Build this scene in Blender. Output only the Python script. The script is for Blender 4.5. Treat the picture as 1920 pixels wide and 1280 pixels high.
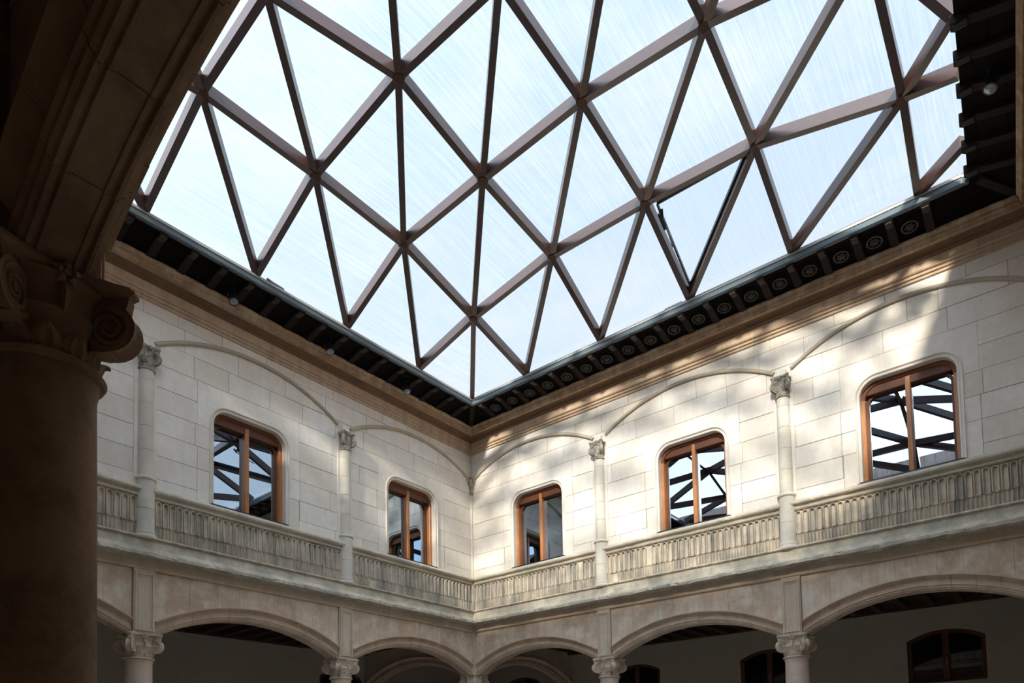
import bpy, bmesh, math, random
from mathutils import Vector, Matrix
from math import sin, cos, pi, sqrt, asin, atan2, radians
random.seed(7)
for o in list(bpy.data.objects): bpy.data.objects.remove(o)
SC = bpy.context.scene
C = SC.collection
H0 = 1.6                                   # eye height above the courtyard floor; levels below are measured from the eye
# ------------------------------------------------------------------ camera
cam = bpy.data.objects.new('camera', bpy.data.cameras.new('camera')); C.objects.link(cam)
cam.data.sensor_width = 36; cam.data.sensor_fit = 'HORIZONTAL'
cam.data.lens = 36*1307.996/1920
cam.data.shift_x = (960-980.745)/1920; cam.data.shift_y = (1353.721-640)/1920
yaw, pit, rol = radians(38.53173718), radians(3.14600242), radians(-1.15952504)
fw = Vector((cos(yaw)*cos(pit), sin(yaw)*cos(pit), sin(pit)))
rt = Vector((sin(yaw), -cos(yaw), 0)); up = rt.cross(fw)
r2 = rt*cos(rol)+up*sin(rol); u2 = -rt*sin(rol)+up*cos(rol)
M = Matrix((r2, u2, -fw)).transposed().to_4x4()
M.translation = Vector((-15.647, -14.3214, H0)); cam.matrix_world = M
cam.data.clip_start = 0.05; SC.camera = cam
CAMP = Vector((-15.647, -14.3214, 0))
def ray(px, py):
    return fw + r2*((px-980.745)/1307.996) - u2*((py-1353.721)/1307.996)
def atz(px, py, z):                         # a measured pixel turned into a point of the roof at level z
    d = ray(px, py); t = z/d.z; return CAMP + d*t
# ------------------------------------------------------------------ light
SUND = Vector((1, .26, -.47)).normalized()
w = bpy.data.worlds.new('sky'); SC.world = w; w.use_nodes = True
nt = w.node_tree; nt.nodes.clear()
def N(nt, t, **k):
    n = nt.nodes.new(t)
    for a, b in k.items(): setattr(n, a, b)
    return n
def LK(nt, a, b): nt.links.new(a, b)
out = N(nt, 'ShaderNodeOutputWorld'); bg = N(nt, 'ShaderNodeBackground'); LK(nt, bg.outputs[0], out.inputs[0])
tc = N(nt, 'ShaderNodeTexCoord')
sep = N(nt, 'ShaderNodeSeparateXYZ'); LK(nt, tc.outputs['Generated'], sep.inputs[0])
el = N(nt, 'ShaderNodeValToRGB'); LK(nt, sep.outputs[2], el.inputs[0])
el.color_ramp.elements[0].position = 0.0; el.color_ramp.elements[0].color = (.98, 1.0, 1.0, 1)
el.color_ramp.elements[1].position = .95; el.color_ramp.elements[1].color = (.56, .75, 1.0, 1)
e = el.color_ramp.elements.new(.5); e.color = (.79, .905, 1.0, 1)
mp = N(nt, 'ShaderNodeMapping'); mp.inputs['Scale'].default_value = (1.6, 1.6, 4.0); mp.inputs['Rotation'].default_value = (.3, .2, .9)
LK(nt, tc.outputs['Generated'], mp.inputs[0])
nz = N(nt, 'ShaderNodeTexNoise'); nz.inputs['Scale'].default_value = 2.3; nz.inputs['Detail'].default_value = 8; nz.inputs['Roughness'].default_value = .6
LK(nt, mp.outputs[0], nz.inputs['Vector'])
cr = N(nt, 'ShaderNodeValToRGB'); cr.color_ramp.elements[0].position = .48; cr.color_ramp.elements[1].position = .72
cr.color_ramp.elements[1].color = (.75, .75, .75, 1)
LK(nt, nz.outputs[0], cr.inputs[0])
mx = N(nt, 'ShaderNodeMixRGB'); LK(nt, cr.outputs[0], mx.inputs[0]); LK(nt, el.outputs[0], mx.inputs[1]); mx.inputs[2].default_value = (.97, 1, 1.03, 1)
# brighter towards the low sun
dt = N(nt, 'ShaderNodeVectorMath', operation='DOT_PRODUCT'); LK(nt, tc.outputs['Generated'], dt.inputs[0]); dt.inputs[1].default_value = tuple(-SUND)
mr = N(nt, 'ShaderNodeMapRange'); mr.inputs[1].default_value = -1; mr.inputs[2].default_value = 1; mr.inputs[3].default_value = 0; mr.inputs[4].default_value = 1
pw = N(nt, 'ShaderNodeMath', operation='POWER'); pw.inputs[1].default_value = 3.0; LK(nt, mr.outputs[0], pw.inputs[0])
ma = N(nt, 'ShaderNodeMath', operation='MULTIPLY_ADD'); ma.inputs[1].default_value = 2.3; ma.inputs[2].default_value = .58; LK(nt, pw.outputs[0], ma.inputs[0])
LK(nt, dt.outputs['Value'], mr.inputs[0]); LK(nt, ma.outputs[0], bg.inputs['Strength']); LK(nt, mx.outputs[0], bg.inputs['Color'])
sun = bpy.data.objects.new('sun', bpy.data.lights.new('sun', 'SUN')); C.objects.link(sun)
sun.data.energy = 4.3; sun.data.angle = radians(4.2); sun.data.color = (1, .93, .80)
sun.rotation_euler = SUND.to_track_quat('-Z', 'Y').to_euler(); sun.location = (-20, -6, 20)
vs = SC.view_settings; vs.view_transform = 'Standard'; vs.look = 'None'; vs.gamma = 1; vs.use_curve_mapping = False
vs.exposure = 0.70
# ------------------------------------------------------------------ materials
def mat(name, base, rough=.85, var=.08, stain=None, stain_amt=.5, nscale=1.2, streak=None, streak_amt=.0, bump=.25, metal=0, spec=.3, bscale=18, grain=None):
    m = bpy.data.materials.new(name); m.use_nodes = True; nt = m.node_tree
    p = nt.nodes['Principled BSDF']; p.inputs['Roughness'].default_value = rough; p.inputs['Metallic'].default_value = metal
    p.inputs['Specular IOR Level'].default_value = spec
    g = N(nt, 'ShaderNodeNewGeometry'); oi = N(nt, 'ShaderNodeObjectInfo')
    col = N(nt, 'ShaderNodeRGB'); col.outputs[0].default_value = (*base, 1); cur = col.outputs[0]
    def noise(scale, detail=5, stretch=None, rough_=.6):
        n = N(nt, 'ShaderNodeTexNoise'); n.inputs['Scale'].default_value = scale; n.inputs['Detail'].default_value = detail; n.inputs['Roughness'].default_value = rough_
        v = g.outputs['Position']
        if stretch:
            mp = N(nt, 'ShaderNodeMapping'); mp.inputs['Scale'].default_value = stretch; LK(nt, v, mp.inputs[0]); v = mp.outputs[0]
        LK(nt, v, n.inputs['Vector']); return n.outputs[0]
    def ramp(s, a, b, ca=(0, 0, 0), cb=(1, 1, 1)):
        r = N(nt, 'ShaderNodeValToRGB'); r.color_ramp.elements[0].position = a; r.color_ramp.elements[1].position = b
        r.color_ramp.elements[0].color = (*ca, 1); r.color_ramp.elements[1].color = (*cb, 1); LK(nt, s, r.inputs[0]); return r.outputs[0]
    def mix(fac, a, b, mode='MIX'):
        x = N(nt, 'ShaderNodeMixRGB', blend_type=mode)
        if isinstance(fac, float): x.inputs[0].default_value = fac
        else: LK(nt, fac, x.inputs[0])
        LK(nt, a, x.inputs[1])
        if isinstance(b, tuple): x.inputs[2].default_value = (*b, 1)
        else: LK(nt, b, x.inputs[2])
        return x.outputs[0]
    if var:
        cur = mix(1.0, cur, ramp(oi.outputs['Random'], 0, 1, (1-var, 1-var*1.15, 1-var*1.4), (1+var*.4, 1+var*.4, 1+var*.5)), 'MULTIPLY')
    cur = mix(1.0, cur, ramp(noise(7, 6), .3, .7, (.93, .925, .91), (1.04, 1.04, 1.04)), 'MULTIPLY')
    if stain:
        f = ramp(noise(nscale, 7, None, .68), .43, .62, (0, 0, 0), (stain_amt,)*3)
        cur = mix(f, cur, stain)
    if streak:
        f = ramp(noise(5, 5, (1, 1, .13), .7), .45, .66, (0, 0, 0), (streak_amt,)*3)
        cur = mix(f, cur, streak)
    if grain:
        cur = mix(1.0, cur, ramp(noise(9, 4, grain), .3, .7, (.7, .68, .66), (1.2, 1.2, 1.2)), 'MULTIPLY')
    LK(nt, cur, p.inputs['Base Color'])
    if bump:
        b = N(nt, 'ShaderNodeBump'); b.inputs['Strength'].default_value = bump; b.inputs['Distance'].default_value = .02
        LK(nt, noise(bscale, 8, None, .7), b.inputs['Height']); LK(nt, b.outputs[0], p.inputs['Normal'])
    return m
ASH = mat('ashlar limestone', (.80, .73, .655), var=.11, stain=(.66, .56, .46), stain_amt=.5, streak=(.55, .53, .48), streak_amt=.25, bump=.3)
MORT = mat('joint mortar', (.36, .34, .30), var=0, bump=.4)
SPAN = mat('weathered spandrel limestone', (.67, .49, .355), var=.16, stain=(.80, .70, .57), stain_amt=.85, nscale=2.3, streak=(.38, .27, .19), streak_amt=.3, bump=.5)
CORN = mat('brown stained cornice stone', (.46, .31, .195), var=.05, stain=(.62, .49, .35), stain_amt=.8, nscale=2.2, streak=(.26, .15, .085), streak_amt=.6, bump=.5)
STRG = mat('grey weathered string course stone', (.72, .62, .49), var=.05, stain=(.33, .315, .25), stain_amt=.75, nscale=2.4, streak=(.40, .35, .28), streak_amt=.4, bump=.9, bscale=14)
BALU = mat('streaked balustrade limestone', (.74, .635, .505), var=.14, stain=(.44, .39, .32), stain_amt=.7, nscale=3.2, streak=(.27, .25, .21), streak_amt=.85, bump=.6)
ARM = mat('arch moulding limestone', (.64, .46, .335), var=.05, stain=(.40, .29, .21), stain_amt=.6, nscale=2.2, bump=.4)
CORD = mat('cornice hollow stone with painted shade', (.23, .135, .08), var=.03, stain=(.15, .085, .05), stain_amt=.6, nscale=2.2, bump=.5)  # shade under the overhang put into the colour of the hollow
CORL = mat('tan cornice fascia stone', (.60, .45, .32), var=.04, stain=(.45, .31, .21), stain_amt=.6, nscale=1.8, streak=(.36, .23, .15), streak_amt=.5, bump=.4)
COLB = mat('warm arcade column limestone', (.68, .52, .40), var=.04, stain=(.52, .39, .29), stain_amt=.6, nscale=1.8, bump=.4)
COLM = mat('column limestone', (.66, .605, .52), var=.04, stain=(.55, .46, .36), stain_amt=.5, nscale=1.8, bump=.35)
CAPM = mat('carved capital limestone', (.68, .54, .41), var=.04, stain=(.40, .30, .215), stain_amt=.6, nscale=4, bump=.6)
CAPU = mat('carved grey capital limestone', (.43, .38, .31), var=.04, stain=(.15, .135, .115), stain_amt=.9, nscale=9, bump=.8)
NEAR = mat('near arch stone with shade in its colour', (.36, .205, .115), var=.03, stain=(.18, .10, .055), stain_amt=.7, nscale=2.5, bump=.55)  # same stone as the arcades, darkened; dim light put into its colour
PLAS = mat('gallery plaster', (.52, .42, .32), var=0, stain=(.42, .37, .30), stain_amt=.3, bump=.1)
FLOR = mat('courtyard paving stone', (.70, .65, .57), var=0, bump=.2)
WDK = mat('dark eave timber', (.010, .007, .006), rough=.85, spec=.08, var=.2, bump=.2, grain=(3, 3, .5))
WJO = mat('dark gallery joist timber', (.07, .035, .022), rough=.7, var=.2, bump=.2)
WRF = mat('reddish glulam timber', (.078, .036, .028), rough=.28, var=.12, bump=.04, spec=.8, grain=(.7, .7, 5))
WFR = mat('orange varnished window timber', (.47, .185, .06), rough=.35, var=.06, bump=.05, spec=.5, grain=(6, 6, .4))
WFH = mat('window head timber with painted shade', (.20, .065, .026), rough=.45, var=.06, bump=.05)  # jamb timber darkened; shade on the head's underside put into the colour
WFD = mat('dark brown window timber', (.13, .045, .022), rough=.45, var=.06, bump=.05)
MET = mat('blue grey metal gutter', (.105, .135, .155), rough=.5, var=.03, bump=.03, spec=.5)
METL = mat('pale metal flashing', (.50, .50, .47), rough=.5, var=.03, bump=.03)
BLK = mat('black metal', (.012, .013, .016), rough=.3, var=0, bump=0, spec=.5)
LENS = mat('spotlight lens', (.25, .27, .30), rough=.12, var=0, bump=0, spec=.8, metal=.6)
GRY = mat('grey carved rosette timber', (.085, .078, .07), rough=.6, var=.1, bump=.2)
def glass_mat(name, tint, gfac, ior, dirt=0.0, gtint=(1, 1, 1)):
    m = bpy.data.materials.new(name); m.use_nodes = True; nt = m.node_tree; nt.nodes.clear()
    o = N(nt, 'ShaderNodeOutputMaterial'); t = N(nt, 'ShaderNodeBsdfTransparent'); t.inputs[0].default_value = (*tint, 1)
    gl = N(nt, 'ShaderNodeBsdfGlossy'); gl.inputs['Roughness'].default_value = 0.0 if gfac > .2 else .02; gl.inputs[0].default_value = (*gtint, 1)
    lw = N(nt, 'ShaderNodeLayerWeight'); lw.inputs[0].default_value = .5
    p5 = N(nt, 'ShaderNodeMath', operation='POWER'); LK(nt, lw.outputs['Facing'], p5.inputs[0]); p5.inputs[1].default_value = 5
    ad = N(nt, 'ShaderNodeMath', operation='MULTIPLY_ADD'); LK(nt, p5.outputs[0], ad.inputs[0]); ad.inputs[1].default_value = ior*(1-gfac); ad.inputs[2].default_value = gfac
    mx = N(nt, 'ShaderNodeMixShader'); LK(nt, ad.outputs[0], mx.inputs[0]); LK(nt, t.outputs[0], mx.inputs[1]); LK(nt, gl.outputs[0], mx.inputs[2])
    last = mx.outputs[0]
    if dirt:
        g = N(nt, 'ShaderNodeNewGeometry'); mp = N(nt, 'ShaderNodeMapping'); mp.inputs['Scale'].default_value = (.30, 14, 1); mp.inputs['Rotation'].default_value = (0, 0, .8)
        LK(nt, g.outputs['Position'], mp.inputs[0])
        n = N(nt, 'ShaderNodeTexNoise'); n.inputs['Scale'].default_value = 2.2; n.inputs['Detail'].default_value = 7; n.inputs['Roughness'].default_value = .65; LK(nt, mp.outputs[0], n.inputs['Vector'])
        r = N(nt, 'ShaderNodeValToRGB'); r.color_ramp.elements[0].position = .42; r.color_ramp.elements[1].position = .75
        r.color_ramp.elements[1].color = (dirt,)*3+(1,); LK(nt, n.outputs[0], r.inputs[0])
        tr = N(nt, 'ShaderNodeBsdfTranslucent'); tr.inputs[0].default_value = (.95, .97, 1, 1)
        m2 = N(nt, 'ShaderNodeMixShader'); LK(nt, r.outputs[0], m2.inputs[0]); LK(nt, last, m2.inputs[1]); LK(nt, tr.outputs[0], m2.inputs[2]); last = m2.outputs[0]
    LK(nt, last, o.inputs[0]); return m
GLR = glass_mat('roof glass', (.965, .985, 1.0), .015, .5, dirt=.07)
GLW = glass_mat('reflective window glass', (.10, .11, .12), .46, 1.0, gtint=(.68, .83, 1.0))
GLD = glass_mat('dark gallery window glass', (.12, .13, .14), .05, 1.0)
# ------------------------------------------------------------------ mesh helpers
ID = lambda s, o, z: (s, o, z)
class MB:
    def __init__(s, f=ID): s.v = []; s.f = []; s.map = f; s.smooth = False
    def add(s, vs, fs):
        b = len(s.v); s.v += vs; s.f += [tuple(i+b for i in q) for q in fs]; return s
    def box(s, a, b, c, d, e, g):
        v = [(x, y, z) for x in (a, b) for y in (c, d) for z in (e, g)]
        return s.add(v, [(0, 1, 3, 2), (4, 6, 7, 5), (0, 4, 5, 1), (2, 3, 7, 6), (0, 2, 6, 4), (1, 5, 7, 3)])
    def prism(s, poly, o0, o1):            # poly of (s,z), extruded along o
        n = len(poly); v = [(x, o0, z) for x, z in poly]+[(x, o1, z) for x, z in poly]
        return s.add(v, [tuple(range(n)), tuple(range(2*n-1, n-1, -1))]+[(i, (i+1) % n, n+(i+1) % n, n+i) for i in range(n)])
    def cham(s, a, b, o0, o1, e, g, c=.006):   # box whose court face (o1) is chamfered
        v = [(a, o0, e), (b, o0, e), (b, o0, g), (a, o0, g), (a, o1-c, e), (b, o1-c, e), (b, o1-c, g), (a, o1-c, g),
             (a+c, o1, e+c), (b-c, o1, e+c), (b-c, o1, g-c), (a+c, o1, g-c)]
        f = [(0, 1, 2, 3)]
        for i in range(4):
            j = (i+1) % 4; f += [(i, j, 4+j, 4+i), (4+i, 4+j, 8+j, 8+i)]
        return s.add(v, f+[(8, 9, 10, 11)])
    def sweep(s, prof, s0, s1, m0=0, m1=0, step=None, jit=None, rng=None):   # closed profile (o,z) along s; mitre s += m*o
        n = max(1, int(abs(s1-s0)/step)) if step else 1; k = len(prof); v = []
        for i in range(n+1):
            t = i/n
            for j, (o, z) in enumerate(prof):
                do = dz = 0
                if jit and jit[j]:
                    q = (s0+(s1-s0)*t)
                    do = -jit[j]*max(0, rng(q, j)); dz = jit[j]*.35*rng(q+31, j)
                ss = (s0+m0*o)*(1-t)+(s1+m1*o)*t
                v.append((ss, o+do, z+dz))
        f = [(i*k+j, i*k+(j+1) % k, (i+1)*k+(j+1) % k, (i+1)*k+j) for i in range(n) for j in range(k)]
        return s.add(v, f+[tuple(range(k)), tuple(n*k+j for j in range(k-1, -1, -1))])
    def path(s, pts, prof, closed=False):   # polyline of (s,z); profile (n,o), n to the left of travel
        m = len(pts); k = len(prof); v = []
        for i, (x, z) in enumerate(pts):
            if closed: a, b = pts[i-1], pts[(i+1) % m]
            else: a, b = pts[max(i-1, 0)], pts[min(i+1, m-1)]
            c = pts[i]
            def un(p, q):
                dx, dz = q[0]-p[0], q[1]-p[1]; l = math.hypot(dx, dz) or 1; return dx/l, dz/l
            t1 = un(a, c) if a != c else un(c, b); t2 = un(c, b) if b != c else un(a, c)
            n1 = (-t1[1], t1[0]); n2 = (-t2[1], t2[0]); nx, nz_ = n1[0]+n2[0], n1[1]+n2[1]; l = nx*nx+nz_*nz_
            nx, nz_ = 2*nx/l, 2*nz_/l
            for (nn, o) in prof: v.append((x+nx*nn, o, z+nz_*nn))
        r = m if closed else m-1
        f = [(i*k+j, ((i+1) % m)*k+j, ((i+1) % m)*k+(j+1) % k, i*k+(j+1) % k) for i in range(r) for j in range(k)]
        if not closed: f += [tuple(range(k)), tuple((m-1)*k+j for j in range(k-1, -1, -1))]
        return s.add(v, f)
    def lathe(s, cs, co, prof, n=24):
        k = len(prof); v = []
        for i in range(n):
            a = 2*pi*i/n
            for r, z in prof: v.append((cs+r*cos(a), co+r*sin(a), z))
        f = [(i*k+j, ((i+1) % n)*k+j, ((i+1) % n)*k+j+1, i*k+j+1) for i in range(n) for j in range(k-1)]
        f += [tuple(i*k for i in range(n)), tuple(i*k+k-1 for i in range(n-1, -1, -1))]
        return s.add(v, f)
    def tube(s, pts, rad, n=8):             # pts Vector list, rad float or list
        pts = [Vector(p) for p in pts]; v = []; m = len(pts)
        t0 = (pts[1]-pts[0]).normalized(); a = t0.orthogonal().normalized()
        for i, p in enumerate(pts):
            t = (pts[min(i+1, m-1)]-pts[max(i-1, 0)]).normalized()
            a = (a-t*a.dot(t)).normalized(); b = t.cross(a); r = rad[i] if isinstance(rad, (list, tuple)) else rad
            for j in range(n):
                q = p+(a*cos(2*pi*j/n)+b*sin(2*pi*j/n))*r; v.append(tuple(q))
        f = [(i*n+j, i*n+(j+1) % n, (i+1)*n+(j+1) % n, (i+1)*n+j) for i in range(m-1) for j in range(n)]
        return s.add(v, f+[tuple(range(n-1, -1, -1)), tuple((m-1)*n+j for j in range(n))])
    def beam(s, a, b, wd, dp, upv=Vector((0, 0, 1))):   # rectangular bar, a/b on the centre of the underside
        a, b = Vector(a), Vector(b); t = (b-a).normalized(); sd = t.cross(upv).normalized()*wd/2; u = sd.cross(t).normalized()*dp
        if u.z < 0: u = -u
        v = [tuple(p) for q in (a, b) for p in (q-sd, q+sd, q+sd+u, q-sd+u)]
        return s.add(v, [(3, 2, 1, 0), (4, 5, 6, 7), (0, 1, 5, 4), (1, 2, 6, 5), (2, 3, 7, 6), (3, 0, 4, 7)])
    def obj(s, name, m, parent=None, smooth=False, kind=None):
        org = parent.matrix_world.translation if parent else Vector((0, 0, 0))
        if parent and parent.get('_org'): org = Vector(parent['_org'])
        vv = [Vector(s.map(*p)) for p in s.v]
        if not parent:                       # own origin at the base centre
            lo = [min(q[i] for q in vv) for i in range(3)]; hi = [max(q[i] for q in vv) for i in range(3)]
            org = Vector(((lo[0]+hi[0])/2, (lo[1]+hi[1])/2, lo[2]))
        me = bpy.data.meshes.new(name); me.from_pydata([tuple(q-org) for q in vv], [], s.f)
        bm = bmesh.new(); bm.from_mesh(me); bmesh.ops.remove_doubles(bm, verts=bm.verts, dist=1e-5)
        bmesh.ops.recalc_face_normals(bm, faces=bm.faces); bm.to_mesh(me); bm.free()
        if smooth:
            me.polygons.foreach_set('use_smooth', [True]*len(me.polygons))
            try: me.set_sharp_from_angle(angle=radians(38))
            except Exception: pass
        me.materials.append(m)
        o = bpy.data.objects.new(name, me); C.objects.link(o)
        if parent: o.parent = parent; o['_org'] = tuple(org)
        else: o.location = org; o['_org'] = tuple(org)
        if kind: o['kind'] = kind
        ORIG.append(o); return o
ORIG = []
def tag(o, label, cat, group=None):
    o['label'] = label; o['category'] = cat
    if group: o['group'] = group
    return o
def thing(name, loc, label=None, cat=None, group=None, kind=None):
    o = bpy.data.objects.new(name, None); C.objects.link(o); o.location = loc; o['_org'] = tuple(loc); o.empty_display_size = .2
    if label: tag(o, label, cat, group)
    if kind: o['kind'] = kind
    ORIG.append(o); bpy.context.view_layer.update(); return o
def struct(o, label=None):
    o['kind'] = 'structure'
    if label: o['label'] = label
    return o
# ------------------------------------------------------------------ wall frames: (s along wall, o into the court, z above eye level)
def mapL(s, o, z): return (-s, -o, z+H0)
def mapR(s, o, z): return (-o, -s, z+H0)
SK = .057; NS = sqrt(1+SK*SK)
def mapT(s, o, z): return (-s/NS-o*SK/NS, -14.29-s*SK/NS+o/NS, z+H0)     # third side, slightly skewed
def mapF(s, o, z): return (-14.2+o-.0*s, -s, z+H0)                              # fourth side, over the camera
def W(mp, s, o, z): return Vector(mp(s, o, z))
nzc = {}
def rng(q, j):                              # cheap smooth noise for worn edges
    x = q*3.1+j*7.3
    a = sin(x)*.5+sin(x*2.7+1.3)*.4+sin(x*6.1+.7)*.35+sin(x*13.7+j)*.25
    return a*.7-.1
def arc_pts(s0, s1, z0, rise, n):
    hs = (s1-s0)/2; R = (hs*hs+rise*rise)/(2*rise); sc = (s0+s1)/2; zc = z0+rise-R; th = asin(hs/R)
    return [(sc+R*sin(-th+2*th*i/n), zc+R*cos(-th+2*th*i/n)) for i in range(n+1)]
Z_SPR, Z_ARC, Z_STR, Z_THIN, Z_RAIL, Z_SILL, Z_WT, Z_CB, Z_CT = 2.92, 3.93, 4.14, 4.557, 5.37, 5.66, 7.78, 9.45, 10.13
AX_R = [0, 4.67, 9.51, 14.30]; AX_L = [0, 4.78, 9.63, 14.40]; AX_T = [0, 4.78, 9.63, 14.40]; AX_F = [0.3, 5.2, 10.0, 15.0]
WIN = {'L': [2.455, 7.335, 12.0], 'R': [2.525, 7.25, 11.94], 'T': [2.4, 7.2, 12.0], 'F': [2.5, 7.5, 12.3]}
WW = .875
def rrect(c, hw, z0, z1, r, n=8):           # inverted U outline, going up the left jamb, over, down the right
    p = [(c-hw, z0), (c-hw, z1-r)]
    for i in range(1, n+1):
        a = pi/2*i/n; p.append((c-hw+r-r*cos(a), z1-r+r*sin(a)))
    for i in range(0, n+1):
        a = pi/2*i/n; p.append((c+hw-r+r*sin(a), z1-r+r*cos(a)))
    p.append((c+hw, z0)); return p
# ------------------------------------------------------------------ capital
def capital(par, mp, cs, co, z0, z1, r, half, m, big=False, turn=0.0, lod=1):
    """carved capital: astragal, bell with leaves, abacus, four diagonal scrolls, four abacus flowers"""
    h = z1-z0; nn = 40 if big else 20
    b = MB(mp); b.lathe(cs, co, [(r*.98, z0), (r*1.12, z0+.015*h), (r*1.17, z0+.05*h), (r*1.12, z0+.085*h), (r*1.0, z0+.1*h)], nn); b.obj('astragal', m, par, True)
    b = MB(mp); b.lathe(cs, co, [(r*1.0, z0+.09*h), (r*.97, z0+.2*h), (r*1.0, z0+.38*h), (r*1.1, z0+.46*h), (r*1.14, z0+.52*h), (r*1.05, z0+.6*h), (r*1.1, z0+.75*h), (r*1.25, z0+.86*h)], nn); b.obj('bell', m, par, True)
    A = half
    def rot(x, y, a=turn): return cs+x*cos(a)-y*sin(a), co+x*sin(a)+y*cos(a)
    def absq(k, c, n=8):
        pts = []
        for q in range(4):
            a = q*pi/2
            cx = [(-k+.13*k, -k), (k-.13*k, -k)]
            for i in range(n+1):
                t = i/n; x = cx[0][0]*(1-t)+cx[1][0]*t; y = -k+c*k*(1-(2*t-1)**2)
                pts.append(rot(x*cos(a)-y*sin(a), x*sin(a)+y*cos(a)))
        return pts
    b = MB(mp); lay = [(.86, .82), (.89, .93), (.93, 1.0), (.965, 1.0), (.97, .95), (1.0, .95)]
    v = []; k0 = None
    for zz, sc in lay:
        p = absq(A*sc, .2); k0 = len(p); v += [(x, y, z0+zz*h) for x, y in p]
    f = [(i*k0+j, i*k0+(j+1) % k0, (i+1)*k0+(j+1) % k0, (i+1)*k0+j) for i in range(len(lay)-1) for j in range(k0)]
    f += [tuple(range(k0-1, -1, -1)), tuple((len(lay)-1)*k0+j for j in range(k0))]
    b.add(v, f); b.obj('abacus', m, par)
    # scrolls
    R = .262*h
    rc = A*1.27; zc = z0+.53*h; wd = .155*A
    for q in range(4):
        a = pi/4+q*pi/2+turn; dx, dy = cos(a), sin(a); tx, ty = -dy, dx
        def P(u, t, z): return (cs+dx*u+tx*t, co+dy*u+ty*t, z)
        b = MB(mp); n = 20 if big else 12
        ring = [(cos(2*pi*i/n), sin(2*pi*i/n)) for i in range(n)]
        prof = [(-wd*.75, .5), (-wd*.8, .72), (-wd, .78), (-wd, 1.0), (-wd*.45, .9), (0, .86), (wd*.45, .9), (wd, 1.0), (wd, .78), (wd*.8, .72), (wd*.75, .5)]
        v = []
        for c_, s_ in ring:
            for t, rr in prof: v.append(P(rc-R*.75+c_*R*rr, t, zc+s_*R*rr))
        k = len(prof)
        f = [(i*k+j, i*k+j+1, ((i+1) % n)*k+j+1, ((i+1) % n)*k+j) for i in range(n) for j in range(k-1)]
        f += [tuple(i*k for i in range(n)), tuple(i*k+k-1 for i in range(n-1, -1, -1))]
        b.add(v, f)
        # stem from the bell sweeping out under the abacus corner
        st = [(r*.6, z0+.62*h), (r*1.0, z0+.50*h), (r*1.2, z0+.36*h), (rc-R*1.5, zc-R*.62), (rc-R*1.0, zc-R*.70), (rc-R*.6, zc-R*.62)]
        ww = wd*.95; th = R*.33
        v = []
        for u, z in st: v += [P(u, -ww, z), P(u, ww, z), P(u, ww, z-th), P(u, -ww, z-th)]
        f = [(i*4+j, i*4+(j+1) % 4, (i+1)*4+(j+1) % 4, (i+1)*4+j) for i in range(len(st)-1) for j in range(4)]+[(3, 2, 1, 0), (20, 21, 22, 23)]
        b.add(v, f)
        # block joining scroll to abacus corner
        v = [P(rc-R*1.15, -wd*.7, zc+R*.6), P(rc-R*.2, -wd*.7, zc+R*.6), P(rc-R*.05, -wd*.6, z0+.88*h), P(rc-R*1.3, -wd*.6, z0+.88*h),
             P(rc-R*1.15, wd*.7, zc+R*.6), P(rc-R*.2, wd*.7, zc+R*.6), P(rc-R*.05, wd*.6, z0+.88*h), P(rc-R*1.3, wd*.6, z0+.88*h)]
        b.add(v, [(0, 1, 2, 3), (7, 6, 5, 4), (0, 4, 5, 1), (1, 5, 6, 2), (2, 6, 7, 3), (3, 7, 4, 0)])
        vo = b.obj('scroll', m, par, True)
        if lod:
            for sd in (-1, 1):               # spiral ridge and eye on each face
                s2 = MB(mp); ns = 44 if big else 22; pts = []; rr = []
                for i in range(ns+1):
                    t = i/ns; an = pi/2-sd*0-t*2*pi*2.1; ra = R*(.80*(1-t)+.12*t)
                    pts.append(P(rc-R*.75+cos(an)*ra, sd*wd*.86, zc+sin(an)*ra)); rr.append(R*(.115*(1-t)+.07*t))
                s2.tube(pts, rr, 7 if big else 5)
                s2.tube([P(rc-R*.75, sd*wd*.5, zc), P(rc-R*.75, sd*wd*1.0, zc), P(rc-R*.75, sd*wd*1.05, zc)], [R*.17, R*.17, R*.08], 8)
                s2.obj('spiral', m, vo, True)
    # flowers in the middle of each abacus side and leaves on the bell
    for q in range(4):
        a = q*pi/2+turn; dx, dy = cos(a), sin(a); tx, ty = -dy, dx
        b = MB(mp); u = A*.84; zz = z0+.87*h; fr = .10*h
        def P(u, t, z): return (cs+dx*u+tx*t, co+dy*u+ty*t, z)
        for i in range(5):
            an = 2*pi*i/5+.3; b.tube([P(u, cos(an)*fr*.3, zz+sin(an)*fr*.3), P(u+fr*.35, cos(an)*fr*.75, zz+sin(an)*fr*.75), P(u+fr*.1, cos(an)*fr*1.25, zz+sin(an)*fr*1.25)], [fr*.25, fr*.42, fr*.15], 6)
        b.tube([P(u, 0, zz), P(u+fr*.6, 0, zz)], [fr*.4, fr*.3], 7)
        # central stalk hanging below the flower
        b.tube([P(u-.02*h, 0, zz-fr), P(r*1.2, 0, z0+.66*h), P(r*1.12, 0, z0+.5*h)], [fr*.3, fr*.45, fr*.25], 6)
        b.obj('abacus_flower', m, par, True)
    nl = 12 if big else 8
    for q in range(nl):
        a = 2*pi*(q+.5)/nl+turn; dx, dy = cos(a), sin(a); tx, ty = -dy, dx
        b = MB(mp); hw = r*sin(pi/nl)*1.05; rows = [(1.0, .10, .65), (1.03, .16, 1.0), (1.05, .22, .95), (1.10, .28, .7), (1.19, .31, .35), (1.21, .28, .1)]
        v = []
        for ru, zz, wf in rows:
            for t, d in ((-1, -.04), (-.45, .03), (0, -.02), (.45, .03), (1, -.04)):
                R_ = r*(ru+d); v.append((cs+dx*R_+tx*t*hw*wf, co+dy*R_+ty*t*hw*wf, z0+zz*h))
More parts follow.
